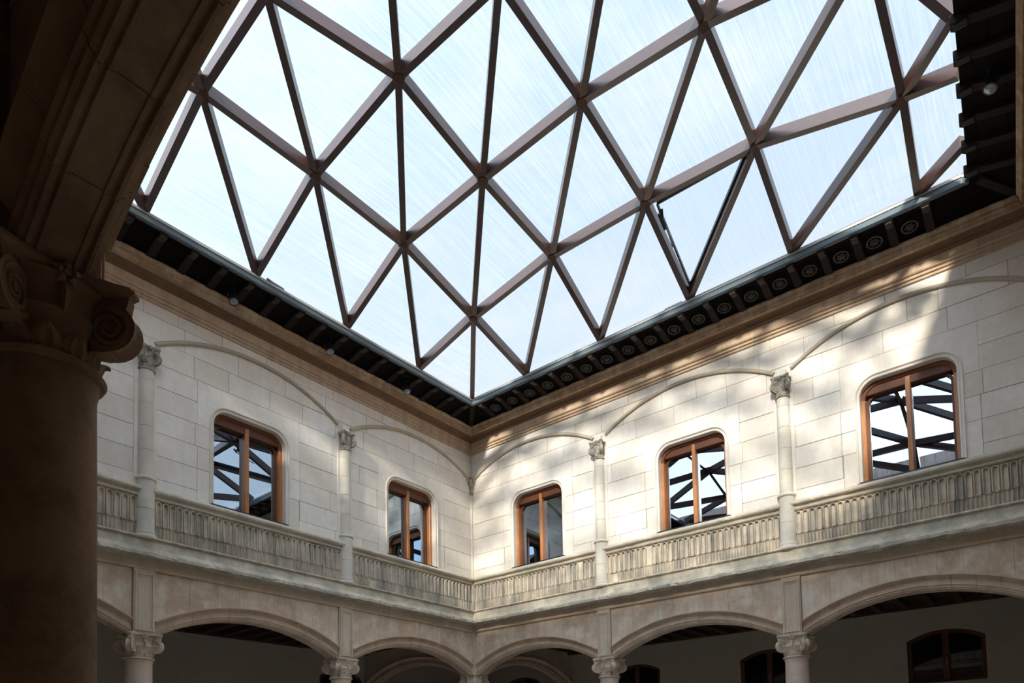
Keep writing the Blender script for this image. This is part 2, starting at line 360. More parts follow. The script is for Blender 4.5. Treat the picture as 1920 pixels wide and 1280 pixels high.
        nv = len(v); v += [(x-dx*r*.06, y-dy*r*.06, z) for x, y, z in v]
        k = 5; R_ = len(rows)
        f = [(i*k+j, i*k+j+1, (i+1)*k+j+1, (i+1)*k+j) for i in range(R_-1) for j in range(k-1)]
        f += [tuple(nv+x for x in reversed(q_)) for q_ in f]
        bd = [j for j in range(k)]+[i*k+k-1 for i in range(1, R_)]+[(R_-1)*k+j for j in range(k-2, -1, -1)]+[i*k for i in range(R_-2, 0, -1)]
        f += [(bd[i], bd[(i+1) % len(bd)], nv+bd[(i+1) % len(bd)], nv+bd[i]) for i in range(len(bd))]
        b.add(v, f); b.obj('leaf', m, par, True)
# ------------------------------------------------------------------ lower arcade
def arch(mp, a, b_, label, group, m, zspr=2.92, rise=.57, th=.40, nm='arch_moulding', big=False):
    hs = (b_-a)/2; R = (hs*hs+rise*rise)/(2*rise); sc = (a+b_)/2; zc = zspr+rise-R
    face = [(0, -.06), (0, .085), (-.022, .085), (-.035, .06), (-.055, .02), (-.08, -.012), (-.105, -.02), (-.165, -.012), (-.172, .002), (-.20, .002), (-.21, -.02), (-.245, -.025), (-.255, -.045), (-.28, -.055)]
    if big: face += [(-.283, -.075), (-.262, -.085), (-.262, -.095), (-.28, -.105), (-.28, -.125), (-.27, -.13)]
    back = [(r_, -th-o) for r_, o in reversed(face)]
    prof = face+back; k = len(prof); n = 5 if big else 4; nv = 9 if big else 11
    t_ = thing(nm, W(mp, sc, -.2, zc+R-.25), label, 'arch', group)
    for vi in range(nv):
        u0, u1 = -1+2*vi/nv, -1+2*(vi+1)/nv; g = .0011; dr = random.uniform(-.0025, .0025); do = random.uniform(-.0025, .0025)
        mb = MB(mp); v = []
        for i in range(n+1):
            t = (u0+g)+(u1-u0-2*g)*i/n
            for r_, o in prof:
                rr = R+r_+dr; q = t*asin(min(1, hs/(R+r_))); v.append((sc+rr*sin(q), o+do, zc+rr*cos(q)))
        f = [(i*k+j, i*k+(j+1) % k, (i+1)*k+(j+1) % k, (i+1)*k+j) for i in range(n) for j in range(k)]
        f += [tuple(range(k-1, -1, -1)), tuple(n*k+j for j in range(k))]
        mb.add(v, f); mb.obj('voussoir', m, t_)
    return (sc, hs, R, zc)
def spandrel(mp, par, a, b_, A, m, top=Z_ARC, th=.40, n=7, bump=.003):
    sc, hs, R, zc = A; cuts = [a]+[a+(b_-a)*(i+random.uniform(-.18, .18))/n for i in range(1, n)]+[b_]
    for i in range(n):
        x0, x1 = cuts[i]+.002, cuts[i+1]-.002; d = random.uniform(-bump, bump)
        bot = [(x0+(x1-x0)*j/5, zc+sqrt(max(0, R*R-(x0+(x1-x0)*j/5-sc)**2))-.004) for j in range(6)]
        # one more joint over the haunches
        zt = top
        poly = bot+[(x1, zt), (x0, zt)]
        MB(mp).prism(poly, -th, d).obj('stone_block', m, par)
def pilaster(mp, s, label, group, m, z0=2.655, z1=Z_ARC, hw=.205, th=.46, o1=.05):
    p = thing('pilaster_strip', W(mp, s, -.2, z0), label, 'pilaster', group)
    MB(mp).cham(s-hw, s+hw, -th, o1, z0, z1, .01).obj('shaft', m, p)
    b = MB(mp); f = .045; q = .03
    for x0, x1, e, g in ((s-hw+.02, s-hw+.02+f, z0+.04, z1-.07), (s+hw-.02-f, s+hw-.02, z0+.04, z1-.07), (s-hw+.02+f, s+hw-.02-f, z1-.07-f, z1-.07), (s-hw+.02+f, s+hw-.02-f, z0+.04, z0+.04+f)):
        b.cham(x0, x1, o1-.005, o1+q*.7, e, g, .008)
    for x0, x1, e, g in ((s-hw+.085, s-hw+.10, z0+.1, z1-.14), (s+hw-.10, s+hw-.085, z0+.1, z1-.14), (s-hw+.085, s+hw-.085, z1-.155, z1-.14)):
        b.box(x0, x1, o1-.005, o1+.008, e, g)
    b.obj('panel_moulding', m, p)
    return p
def low_column(mp, s, co, label, m, mc, r=.25, big=False, turn=0.0, lod=1, half=.34, group=None):
    t = thing('arcade_column', W(mp, s, co, -H0), label, 'column', group)
    zb = -H0
    MB(mp).box(s-.36, s+.36, co-.36, co+.36, zb, zb+.12).obj('plinth', m, t)
    MB(mp).lathe(s, co, [(.34, zb+.12), (.36, zb+.16), (.34, zb+.2), (.29, zb+.23), (.29, zb+.26), (.31, zb+.29), (.30, zb+.33), (.27, zb+.36)], 32).obj('base', m, t, True)
    MB(mp).lathe(s, co, [(r*1.06, zb+.34), (r*1.07, zb+1.2), (r*1.02, 1.2), (r*.98, 2.0), (r*.98, 2.06), (r*1.03, 2.11), (r*1.03, 2.135)], 48 if big else 32).obj('shaft', m, t, True)
    capital(t, mp, s, co, 2.13, 2.655, r, half, mc, big, turn, lod)
    return t
# ------------------------------------------------------------------ upper storey pieces
def up_column(mp, s, label, group, lod=1):
    r = .142; co = .03
    t = thing('engaged_column', W(mp, s, co, Z_THIN), label, 'column', group)
    MB(mp).lathe(s, co, [(.215, Z_THIN-.03), (.225, Z_THIN+.0), (.215, Z_THIN+.03), (.19, Z_THIN+.05), (.20, Z_THIN+.09), (.185, Z_THIN+.13)], 24).obj('base', COLM, t, True)
    MB(mp).lathe(s, co, [(.178, Z_THIN+.12), (.175, 5.12)], 24).obj('shaft_drum', COLM, t, True)
    MB(mp).lathe(s, co, [(.175, 5.126), (.172, 5.70)], 24).obj('shaft_drum', COLM, t, True)
    MB(mp).lathe(s, co, [(.172, 5.70), (.20, 5.715), (.205, 5.745), (.19, 5.77), (.155, 5.79)], 24).obj('ring', COLM, t, True)
    zs = [5.79, 6.32, 6.80, 7.28, 7.76, 7.96]
    for i in range(5):
        MB(mp).lathe(s, co, [(r*1.04-.0015*i, zs[i]+.003), (r*1.03-.0015*i, zs[i+1]-.003)], 24).obj('shaft_drum', COLM, t, True)
    capital(t, mp, s, co, 7.95, 8.44, r, .205, CAPU, False, 0, lod)
    b = MB(mp); b.cham(s-.10, s+.10, -.02, .10, 8.435, 8.60, .01); b.obj('impost_block', ASH, t)
    return t
def window(mp, c, idx, label, dark=False, inner=True):
    t = thing('window_%d' % idx, W(mp, c, -.2, Z_SILL), None, None, None, 'structure'); t['label'] = label
    o0, o1 = -.36, -.14; outl = rrect(c, WW, Z_SILL, Z_WT, .34)
    pf = [(0.01, o0), (0.01, o1), (-.07, o1), (-.08, o1-.02), (-.08, o0)]
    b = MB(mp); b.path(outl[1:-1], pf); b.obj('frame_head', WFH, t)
    for q in (outl[:2], outl[-2:]):
        b = MB(mp); b.path(q, pf); b.obj('frame_jamb', WFR, t)
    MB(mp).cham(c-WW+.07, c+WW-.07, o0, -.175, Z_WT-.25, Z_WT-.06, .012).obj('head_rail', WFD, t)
    MB(mp).cham(c-.05, c+.05, -.33, -.17, Z_SILL, Z_WT-.08, .012).obj('mullion', WFR, t)
    MB(mp).box(c-WW, c+WW, o0, -.22, Z_SILL, Z_SILL+.05).obj('bottom_rail', WFD, t)
    b = MB(mp)
    b.path(rrect(c, WW-.075, Z_SILL+.03, Z_WT-.20, .24), [(0.0, -.34), (0.0, -.26), (-.055, -.26), (-.055, -.34)]); b.obj('sash', WFD, t)
    for x0, x1 in ((c-WW+.09, c-.045), (c+.045, c+WW-.09)):
        MB(mp).box(x0, x1, -.312, -.306, Z_SILL+.04, Z_WT-.22).obj('pane', GLW, t)
    MB(mp).box(c-WW-.06, c+WW+.06, -.25, .02, Z_SILL-.045, Z_SILL-.005).obj('sill', BLK, t)
    return t
def surround(mp, c, label, group):
    o = MB(mp); out = rrect(c, WW, Z_SILL-.02, Z_WT, .34, 10)
    o.path(out, [(-.002, -.16), (-.002, .0), (.012, .012), (.028, .014), (.034, .0), (.052, .0), (.058, .02), (.075, .036), (.092, .036), (.098, .022), (.104, -.02)])
    x = o.obj('window_surround', ASH, None, True); tag(x, label, 'moulding', group)
def blind_arch(mp, a, b_, label, group):
    pts = arc_pts(a, b_, 8.58, .63, 40)
    o = MB(mp); o.path(pts, [(0, -.02), (0, .045), (.02, .06), (.045, .05), (.055, .03), (.075, .035), (.085, .02), (.09, -.02)])
    tag(o.obj('arch_moulding', STRG2, None, True), label, 'arch moulding', group)
STRG2 = mat('thin greyish arch moulding stone', (.50, .42, .325), var=.05, stain=(.36, .31, .24), stain_amt=.6, nscale=3, bump=.3)
COURSES = [5.62, 5.84, 6.32, 6.80, 7.28, 7.76, 8.24, 8.72, 9.20, 9.47]
def upper_wall(mp, par, L, wins, blocks=True):
    # recessed core behind the stones, pierced by the windows
    zt = Z_CT+.15; ed = [0.0]
    b = MB(mp); x = -.4
    for c in wins:
        b.box(x, c-WW-.02, -.40, -.012, Z_RAIL, zt); b.box(c-WW-.02, c+WW+.02, -.40, -.012, Z_RAIL, Z_SILL-.04); b.box(c-WW-.02, c+WW+.02, -.40, -.012, Z_WT+.3, zt); x = c+WW+.02
    b.box(x, L+.4, -.40, -.012, Z_RAIL, zt); b.obj('wall_core', MORT, par)
    for c in wins:
        p = rrect(c, WW, 7.28, Z_WT, .34, 8)
        poly = [(c-WW-.36, 7.284), (c-WW-.36, 8.236), (c+WW+.36, 8.236), (c+WW+.36, 7.284)]+p[::-1]
        MB(mp).prism(poly, -.40, random.uniform(0, .004)).obj('lintel_stone', ASH, par)
        for sd in (-1, 1):                   # deep jamb stones
            for z0, z1 in ((5.62, 6.32), (6.32, 6.80), (6.80, 7.28)):
                x0, x1 = (c-WW-.36-.02*(z0 > 6), c-WW) if sd < 0 else (c+WW, c+WW+.36+.05*(z0 > 6.5))
                MB(mp).cham(x0+(.004 if sd > 0 else .004), x1-.004*(sd > 0), -.40, random.uniform(0, .004), z0+.004, z1-.004, .004).obj('jamb_stone', ASH, par)
    if not blocks:
        b = MB(mp); x = 0
        for c in wins:
            b.box(x, c-WW-.36, -.05, 0, 5.62, 7.28); x = c+WW+.36
        b.box(x, L, -.05, 0, 5.62, 7.28); x = 0
        for c in wins:
            b.box(x, c-WW-.36, -.05, 0, 7.28, 8.24); x = c+WW+.36
        b.box(x, L, -.05, 0, 7.28, 8.24); b.box(0, L, -.05, 0, 8.24, 9.47); b.obj('ashlar_face', ASH, par); return
    for k in range(len(COURSES)-1):
        z0, z1 = COURSES[k], COURSES[k+1]; iv = []; x = 0.0
        for c in wins:
            if z0 < 8.2:
                m_ = WW+.36+(.02 if 5.84 <= z0 < 7.2 else 0); m2 = WW+.36+(.05 if 6.7 < z0 < 7.2 else 0)
                if z0 >= 7.27: m_ = m2 = WW+.36
                iv.append((x, c-m_)); x = c+m2
        iv.append((x, L))
        for a, b_ in iv:
            if b_-a < .05: continue
            n = max(1, round((b_-a)/random.uniform(.85, 1.25))); cu = [a]
            for i in range(1, n): cu.append(a+(b_-a)*(i+random.uniform(-.2, .2)+(.25 if k % 2 else -.2)*(n > 2))/n)
            cu.append(b_)
            for i in range(n):
                g = random.choice((.003, .004, .0055))
                MB(mp).cham(cu[i]+g, cu[i+1]-g, -.05, random.uniform(-.003, .004), z0+g, z1-g, .004).obj('stone_block', ASH, par)
def balustrade(mp, a, b_, label, group, detail=True):
    t = thing('blind_balustrade', W(mp, (a+b_)/2, 0, Z_THIN), label, 'balustrade', group)
    MB(mp).box(a, b_, -.05, .035, Z_THIN-.02, Z_RAIL+.02).obj('panel', BALU, t)
    n = max(3, round((b_-a)/.143)); w_ = (b_-a)/n
    zt = Z_RAIL-.035; zm = Z_THIN+.30
    if not detail: return t
    hw = w_*.5; proto = None
    def niche():                             # raised arched fillet with a hollow inside
        b = MB(mp); x0 = a+w_*.5; pts = [(x0-hw*.72, zm), (x0-hw*.72, zt-hw*.72)]
        for i in range(1, 7):
            q = pi*i/6; pts.append((x0-hw*.72*cos(q), zt-hw*.72+hw*.72*sin(q)))
        pts.append((x0+hw*.72, zm))
        b.path(pts, [(-.012, .03), (-.012, .085), (.0, .10), (.012, .085), (.012, .03)])
        return b.obj('niche_fillet', BALU, t)
    def reed():
        b = MB(mp); x0 = a+w_*.5
        for dx in (-.25, .25):
            v = [(x0+dx*w_-.022, .03, Z_THIN+.02), (x0+dx*w_, .095, Z_THIN+.02), (x0+dx*w_+.022, .03, Z_THIN+.02), (x0+dx*w_-.022, .03, zm-.01), (x0+dx*w_, .09, zm-.02), (x0+dx*w_+.022, .03, zm-.01)]
            b.add(v, [(0, 1, 4, 3), (1, 2, 5, 4), (0, 2, 1), (3, 4, 5), (0, 3, 5, 2)])
        return b.obj('reeding', BALU, t)
    dv = W(mp, 1, 0, 0)-W(mp, 0, 0, 0)
    p1, p2 = niche(), reed()
    for i in range(1, n):
        for pr in (p1, p2):
            if random.random() < .03: continue    # a few are worn away
            o = pr.copy(); C.objects.link(o); o.location = pr.location+dv*(w_*i+random.uniform(-.004, .004)); o.scale = (1, 1, 1)
    MB(mp).box(a, b_, .03, .062, zm-.012, zm+.004).obj('mid_fillet', BALU, t)
    return t
def trims(mp, L, m0, m1, k0, side, axes, jit=True, gut=True):
    st = .045 if jit else None
    # architrave band
    pr = [(-.35, Z_ARC), (.045, Z_ARC), (.065, Z_ARC+.012), (.065, Z_ARC+.035), (.05, Z_ARC+.045), (.05, Z_STR), (-.35, Z_STR)]
    struct(MB(mp).sweep(pr, 0, L, m0, m1).obj('trim_%d' % k0, SPAN2), 'plain stone band running over the lower arches, %s side' % side)
    # worn string course
    pr = [(-.35, Z_STR-.01), (.10, Z_STR-.01), (.12, Z_STR+.03), (.17, Z_STR+.045), (.20, Z_STR+.02), (.325, Z_STR+.0), (.335, Z_STR+.06), (.315, Z_STR+.085), (.27, Z_STR+.10), (.22, Z_STR+.125), (.18, Z_STR+.16), (.15, Z_STR+.20), (.135, Z_THIN-.08), (.13, Z_THIN-.02), (-.35, Z_THIN-.02)]
    jt = [0, 0, 0, .005, .01, .055, .075, .055, .055, .04, .02, .01, 0, 0, 0]
    struct(MB(mp).sweep(pr, 0, L, m0, m1, st, jt, rng).obj('trim_%d' % (k0+1), STRG), 'worn grey stone ledge below the blind balustrade, %s side' % side)
    pr = [(-.35, Z_THIN-.045), (.165, Z_THIN-.04), (.19, Z_THIN-.025), (.19, Z_THIN-.008), (.16, Z_THIN+.01), (.10, Z_THIN+.03), (-.35, Z_THIN+.03)]
    struct(MB(mp).sweep(pr, 0, L, m0, m1).obj('trim_%d' % (k0+2), BALU), 'thin stone fillet at the foot of the balustrade, %s side' % side)
    # rail
    pr = [(-.3, Z_RAIL), (.085, Z_RAIL), (.105, Z_RAIL+.02), (.105, Z_RAIL+.04), (.075, Z_RAIL+.055), (.085, Z_RAIL+.09), (.16, Z_RAIL+.115), (.175, Z_RAIL+.145), (.165, Z_RAIL+.165), (.03, Z_RAIL+.25), (-.3, Z_RAIL+.25)]
    jt = [0, .0, .01, .01, 0, 0, .025, .03, .02, 0, 0]
    struct(MB(mp).sweep(pr, 0, L, m0, m1, st, jt, rng).obj('trim_%d' % (k0+3), BALU2), 'moulded stone rail along the top of the balustrade, %s side' % side)
    # cornice
    pr = [(-.3, Z_CB), (.012, Z_CB), (.035, Z_CB+.012), (.035, Z_CB+.035), (.015, Z_CB+.045), (.015, Z_CB+.07), (.05, Z_CB+.085), (.05, Z_CB+.11), (.03, Z_CB+.12), (.03, Z_CB+.145), (.065, Z_CB+.16), (.08, Z_CB+.185), (.05, Z_CB+.20), (.055, Z_CB+.37), (-.3, Z_CB+.37)]
    struct(MB(mp).sweep(pr, 0, L, m0, m1).obj('trim_%d' % (k0+4), CORL), 'triple filleted tan stone band at the foot of the cornice, %s side' % side)
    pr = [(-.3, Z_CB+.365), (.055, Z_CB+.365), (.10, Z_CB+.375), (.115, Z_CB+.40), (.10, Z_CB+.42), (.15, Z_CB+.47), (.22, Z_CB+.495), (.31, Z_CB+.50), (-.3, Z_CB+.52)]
    struct(MB(mp).sweep(pr, 0, L, m0, m1).obj('trim_%d' % (k0+5), CORD), 'hollow moulding in the middle of the cornice with shade painted in, %s side' % side)
    pr = [(-.3, Z_CB+.495), (.30, Z_CB+.495), (.335, Z_CB+.475), (.335, Z_CB+.53), (.355, Z_CB+.545), (.355, Z_CB+.60), (.385, Z_CB+.63), (.40, Z_CB+.65), (.40, Z_CT), (-.3, Z_CT)]
    jt = [0, 0, .02, .025, .015, .02, .02, .02, .015, 0]
    struct(MB(mp).sweep(pr, 0, L, m0, m1, st*2 if st else None, jt, rng).obj('trim_%d' % (k0+6), CORN), 'brown stained projecting stone cornice under the timber eave, %s side' % side)
SPAN2 = mat('weathered architrave limestone', (.63, .475, .35), var=.08, stain=(.72, .62, .49), stain_amt=.6, nscale=1.4, streak=(.38, .30, .22), streak_amt=.3, bump=.4)
BALU2 = mat('rail limestone', (.62, .54, .43), var=.03, stain=(.40, .35, .27), stain_amt=.6, nscale=2.5, bump=.5)
# ================================================================== ground and shell
struct(MB().box(-21, 7, -21, 7, -.2, 0).obj('floor', FLOR), 'stone floor of courtyard and galleries')
D = 5.2
def shell(name, mp, L0, L1, label, holes=None, dd=D):
    # outer gallery wall with window openings
    t = thing(name, W(mp, (L0+L1)/2, -dd, -H0), None, None, None, 'structure'); t['label'] = label
    b = MB(mp); x = L0
    for c in (holes or []):
        b.box(x, c-.88, -dd-.4, -dd, -H0, 4.3); b.box(c-.88, c+.88, -dd-.4, -dd, -H0, 1.82)
        ap = arc_pts(c-.88, c+.88, 2.95, .24, 12)
        b.prism(ap+[(c+.88, 4.3), (c-.88, 4.3)], -dd-.4, -dd); x = c+.88
    b.box(x, L1, -dd-.4, -dd, -H0, 4.3); b.obj('plaster_wall', PLAS, t)
    b = MB(mp); b.box(L0, L1, -dd-.4, -dd-.0, 4.3, 10.3); b.obj('upper_wall', PLAS, t); return t
shell('wall_gallery_left', mapL, -5.6, 20, 'plain plaster back wall of the left gallery', [1.0])
shell('wall_gallery_right', mapR, -5.6, 20, 'plain plaster back wall of the right gallery with arched windows', [-2.3, 2.68, 7.17, 11.73])
shell('wall_gallery_near', mapT, -5.6, 20, 'plaster back wall of the gallery beside the camera')
shell('wall_gallery_behind', mapF, -6, 21, 'plaster back wall of the gallery behind the camera', None, 3.4)
struct(MB().box(-20.5, 6.5, .0, 6.0, Z_ARC+H0+.02, Z_ARC+H0+.25).obj('ceiling', WJO), 'dark timber gallery ceiling, left side')
struct(MB().box(.0, 6.5, -20.5, 0, Z_ARC+H0+.02, Z_ARC+H0+.25).obj('ceiling_right', WJO), 'dark timber gallery ceiling, right side')
struct(MB().box(-20.5, 0, -21, -15.5, Z_ARC+H0+.02, Z_ARC+H0+.25).obj('ceiling_near', WJO), 'dark timber gallery ceiling beside the camera')
struct(MB().box(-18.5, -14.2, -15.6, 0, Z_ARC+H0+.02, Z_ARC+H0+.25).obj('ceiling_behind', WJO), 'dark timber gallery ceiling above the camera')
# roof slab over the ring of rooms
zt = Z_CT+H0+.16
struct(MB().box(-20.5, 6.5, .3, 6.5, zt, zt+.2).obj('ceiling_upper_left', WJO), 'roof over the left rooms')
struct(MB().box(.3, 6.5, -20.5, .3, zt, zt+.2).obj('ceiling_upper_right', WJO), 'roof over the right rooms')
struct(MB().box(-20.5, .3, -21, -15.45, zt, zt+.2).obj('ceiling_upper_near', WJO), 'roof over the rooms beside the camera')
struct(MB().box(-20.5, -14.5, -15.45, .3, zt, zt+.2).obj('ceiling_upper_behind', WJO), 'roof over the rooms above the camera')
# joists of the galleries
ORD = ['first', 'second', 'third', 'fourth', 'fifth', 'sixth', 'seventh', 'eighth', 'ninth', 'tenth', 'eleventh', 'twelfth', 'thirteenth', 'fourteenth', 'fifteenth', 'sixteenth', 'seventeenth', 'eighteenth', 'nineteenth', 'twentieth', 'twenty-first', 'twenty-second', 'twenty-third', 'twenty-fourth']
for mp, side in ((mapL, 'left'), (mapR, 'right')):
    tag(MB(mp).box(.0, 15, -D, -D+.2, Z_ARC-.14, Z_ARC+.02).obj('wall_beam', WJO), 'dark timber beam along the top of the %s gallery back wall' % side, 'beam')
for i in range(24):
    s = .35+i*.62
    for mp, side in ((mapL, 'left'), (mapR, 'right')):
        o = MB(mp).box(s-.08, s+.08, -D, -.44, Z_ARC-.13, Z_ARC+.02).obj('ceiling_joist', WJO)
        tag(o, '%s dark timber ceiling joist of the %s gallery counted from the inner corner' % (ORD[i], side), 'joist', 'joists of the %s gallery ceiling' % side)
# unseen tiled roofs rising outward from the eaves, ridges raised to block low sun
TIL = mat('weathered clay roof tile', (.36, .20, .13), var=.1, stain=(.45, .33, .22), stain_amt=.6, nscale=2, bump=.6)
for mp, nm, L in ((mapL, 'left', 14.4), (mapR, 'right', 14.3), (mapT, 'near', 14.4), (mapF, 'behind', 15.0)):
    struct(MB(mp).sweep([(1.02, 10.44), (1.06, 10.50), (-3.4, 12.75), (-5.8, 11.6), (-5.8, 11.5), (-3.4, 12.6)], 0, L, 1, -1).obj('ceiling_sunblock_tiled_roof_%s' % nm, TIL), 'unseen clay tiled roof raised to block sun over the %s side rooms' % nm)
# ================================================================== court sides
sides = [('left', mapL, AX_L, WIN['L'], 14.4), ('right', mapR, AX_R, WIN['R'], 14.3), ('near', mapT, AX_T, WIN['T'], 14.4), ('behind', mapF, AX_F, WIN['F'], 15.0)]
posn = {'left': ['nearest the inner corner', 'second from the inner corner', 'beside the big dark column'],
        'right': ['nearest the inner corner', 'second from the inner corner', 'at the right edge of the photo'],
        'near': ['first', 'second', 'third'], 'behind': ['first', 'second', 'third']}
widx = 1
for si, (side, mp, ax, wins, L) in enumerate(sides):
    vis = side in ('left', 'right')
    wl = thing('wall_%s' % side, W(mp, L/2, -.2, Z_SPR), None, None, None, 'structure'); wl['label'] = 'pale ashlar courtyard wall, %s side' % side
    upper_wall(mp, wl, L, wins, blocks=vis)
    MB(mp).box(-.4, L+.4, -.40, -.0, Z_ARC, Z_RAIL+.02).obj('wall_core', STRG, wl)
    trims(mp, L, 1, -1, 1+si*7, side, ax, jit=vis)
    wd = {'left': 'left', 'right': 'right', 'near': 'near', 'behind': 'camera'}[side]
    for i in range(3):
        a, b_ = ax[i], ax[i+1]; a2 = a+(.0 if (i == 0 and vis) else .215); b2 = b_-.215
        if i == 0 and vis: a2 = a+.07
        mm = SPAN
        lab = 'moulded stone arch of the lower arcade on the %s side, bay %s' % (wd, posn[side][i])
        if side == 'behind' and i == 2:
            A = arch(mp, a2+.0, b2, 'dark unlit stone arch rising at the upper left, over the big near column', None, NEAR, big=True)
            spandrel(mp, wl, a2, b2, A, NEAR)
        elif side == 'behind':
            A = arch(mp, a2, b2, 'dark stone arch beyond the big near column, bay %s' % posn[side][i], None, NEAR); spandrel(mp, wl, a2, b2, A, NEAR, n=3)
        else:
            A = arch(mp, a2, b2, lab, None, ARM); spandrel(mp, wl, a2, b2, A, mm, n=7 if vis else 2)
        lab = 'blind niched stone balustrade, %s side, bay %s' % (wd, posn[side][i])
        balustrade(mp, a+(.17 if i or not vis else .12), b_-.17, lab, None, detail=vis)
        lab = 'thin segmental stone arch moulding on the %s upper wall, bay %s' % (wd, posn[side][i])
        blind_arch(mp, a+(.03 if (i == 0 and vis) else .22), b_-.2, lab, None)
        surround(mp, wins[i], 'rounded stone moulding round the %s wall window %s' % (wd, posn[side][i]), None)
        window(mp, wins[i], widx, 'timber window with sky reflected in two panes, %s wall, %s' % (wd, posn[side][i])); widx += 1
    for i in (1, 2, 3):
        if side == 'left': nm = {1: 'between the two left wall windows', 2: 'just right of the big dark near column', 3: 'in the far left corner'}[i]
        elif side == 'right': nm = {1: 'first from the inner corner', 2: 'left of the largest right window', 3: 'at the far right end'}[i]
        else: nm = 'number %s along' % ['one', 'two', 'three'][i-1]
        if side == 'near' and i == 3: continue
        up_column(mp, ax[i], 'slender engaged stone column with carved capital on the %s wall, %s' % (wd, nm), None, lod=1 if vis else 0)
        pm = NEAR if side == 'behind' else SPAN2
        pilaster(mp, ax[i], 'panelled stone strip over the %s arcade capital, %s' % (wd, nm), None, pm)
        if side != 'behind':
            low_column(mp, ax[i], -.19, 'round stone arcade column with scrolled capital, %s side, %s' % (wd, nm), COLB, CAPM, lod=1 if vis else 0, turn=0.0)
    if side == 'behind':
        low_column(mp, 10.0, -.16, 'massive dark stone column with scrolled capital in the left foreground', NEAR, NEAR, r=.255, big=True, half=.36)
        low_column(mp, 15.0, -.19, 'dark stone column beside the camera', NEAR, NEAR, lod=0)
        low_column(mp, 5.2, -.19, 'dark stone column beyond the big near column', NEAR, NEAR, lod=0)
    # backing strip beside each engaged column
    for i in (1, 2):
        MB(mp).cham(ax[i]-.22, ax[i]+.22, -.02, .022, 5.62, 8.42, .006).obj('pilaster_backing', ASH, wl)
# ================================================================== inner corner
for mp_, nm in ((None, ''),):
    t = thing('corner_corbel', (-.06, -.06, 8.25+H0), 'small carved corbel where two arch mouldings meet in the inner corner', 'corbel')
    MB().lathe(-.03, -.03, [(.02, 8.18+H0), (.05, 8.22+H0), (.055, 8.28+H0), (.045, 8.34+H0), (.075, 8.40+H0), (.085, 8.44+H0), (.07, 8.46+H0)], 14).obj('pendant', CAPU, t, True)
    MB().lathe(-.03, -.03, [(.07, 8.46+H0), (.11, 8.50+H0), (.12, 8.56+H0), (.10, 8.60+H0), (.135, 8.64+H0), (.14, 8.69+H0)], 14).obj('bell', CAPU, t, True)
    MB().box(-.17, .0, -.17, .0, 8.69+H0, 8.73+H0).obj('abacus', CAPU, t)
    for dx, dy in ((-.13, -.04), (-.04, -.13), (-.11, -.11)):
        MB().lathe(dx-.01, dy-.01, [(.01, 8.53+H0), (.035, 8.56+H0), (.04, 8.61+H0), (.03, 8.65+H0), (.01, 8.68+H0)], 10).obj('leaf_knob', CAPU, t, True)
tag(MB().box(-.055, 0, -.055, 0, Z_RAIL+.24+H0, 8.2+H0).obj('corner_shaft', ASH), 'narrow square stone shaft rising in the inner corner under the corbel', 'shaft')
tag(MB().box(-.10, .3, -.10, .3, 2.655+H0, Z_ARC+H0).obj('corner_pier', SPAN2), 'square stone pier above the inner corner column', 'pier')
tag(MB().box(-.13, .0, -.13, .0, Z_THIN+H0, Z_RAIL+H0).obj('corner_post', BALU2), 'square stone post where the two balustrades meet', 'post')
low_column(ID if False else (lambda s, o, z: (s, o, z+H0)), .17, .17, 'round stone arcade column with scrolled capital in the inner corner', COLB, CAPM, half=.34)
# transverse arches closing off the corner bay of the galleries
def mapX(s, o, z): return (.02-o, s, z+H0)      # in line with the right wall, across the left gallery
def mapY(s, o, z): return (s, .02-o, z+H0)
for mp, nm in ((mapX, 'left'), (mapY, 'right')):
    A = arch(mp, .35, 5.15, 'moulded stone arch crossing the dim %s gallery at the inner corner' % nm, None, ARM, zspr=2.82, rise=.66, th=.30)
    t = thing('wall_transverse_%s' % nm, W(mp, 2.6, -.15, 2.9), None, None, None, 'structure'); t['label'] = 'stone wall above the arch across the %s gallery' % nm
    spandrel(mp, t, .33, 5.17, A, SPAN2, top=Z_ARC, th=.30, n=5)
# arched windows in the gallery back walls
def gwin(mp, c, idx, label):
    t = thing('window_%d' % idx, W(mp, c, -D-.1, 1.82), None, None, None, 'structure'); t['label'] = label
    ap = [(c-.87, 1.82)]+arc_pts(c-.87, c+.87, 2.95, .24, 14)+[(c+.87, 1.82)]
    MB(mp).path(ap, [(0, -D-.2), (0, -D-.06), (-.09, -D-.06), (-.09, -D-.2)]).obj('window_frame', WFD, t)
    MB(mp).box(c-.075, c+.075, -D-.2, -D-.05, 1.83, 3.16).obj('mullion', WFD, t)
    MB(mp).box(c-.87, c+.87, -D-.2, -D-.05, 1.80, 1.88).obj('bottom_rail', WFD, t)
    for x0, x1 in ((c-.80, c-.06), (c+.06, c+.80)):
        f = lambda x: 2.95+.24-(x-c)**2*.24/.76-.06
        MB(mp).prism([(x0, 1.86), (x1, 1.86)]+[(x1+(x0-x1)*i/6, f(x1+(x0-x1)*i/6)) for i in range(7)], -D-.14, -D-.13).obj('pane', GLD, t)
    h = MB(mp); h.tube([(c+.02, -D-.03, 2.30), (c+.02, -D-.01, 2.32), (c+.02, -D-.01, 2.44)], .014, 6); h.box(c, c+.04, -D-.05, -D-.02, 2.26, 2.34); h.obj('handle', LENS, t, True)
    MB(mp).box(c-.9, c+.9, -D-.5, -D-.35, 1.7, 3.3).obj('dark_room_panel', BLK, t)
gwin(mapR, 11.73, 13, 'arched two-pane window with handle in the right gallery, at the far right')
gwin(mapR, 7.17, 14, 'arched two-pane gallery window partly behind the second right arcade column')
gwin(mapR, 2.68, 15, 'dark arched gallery window right of the first right arcade column')
gwin(mapR, -2.3, 16, 'dark arched window seen under the arch across the right gallery')
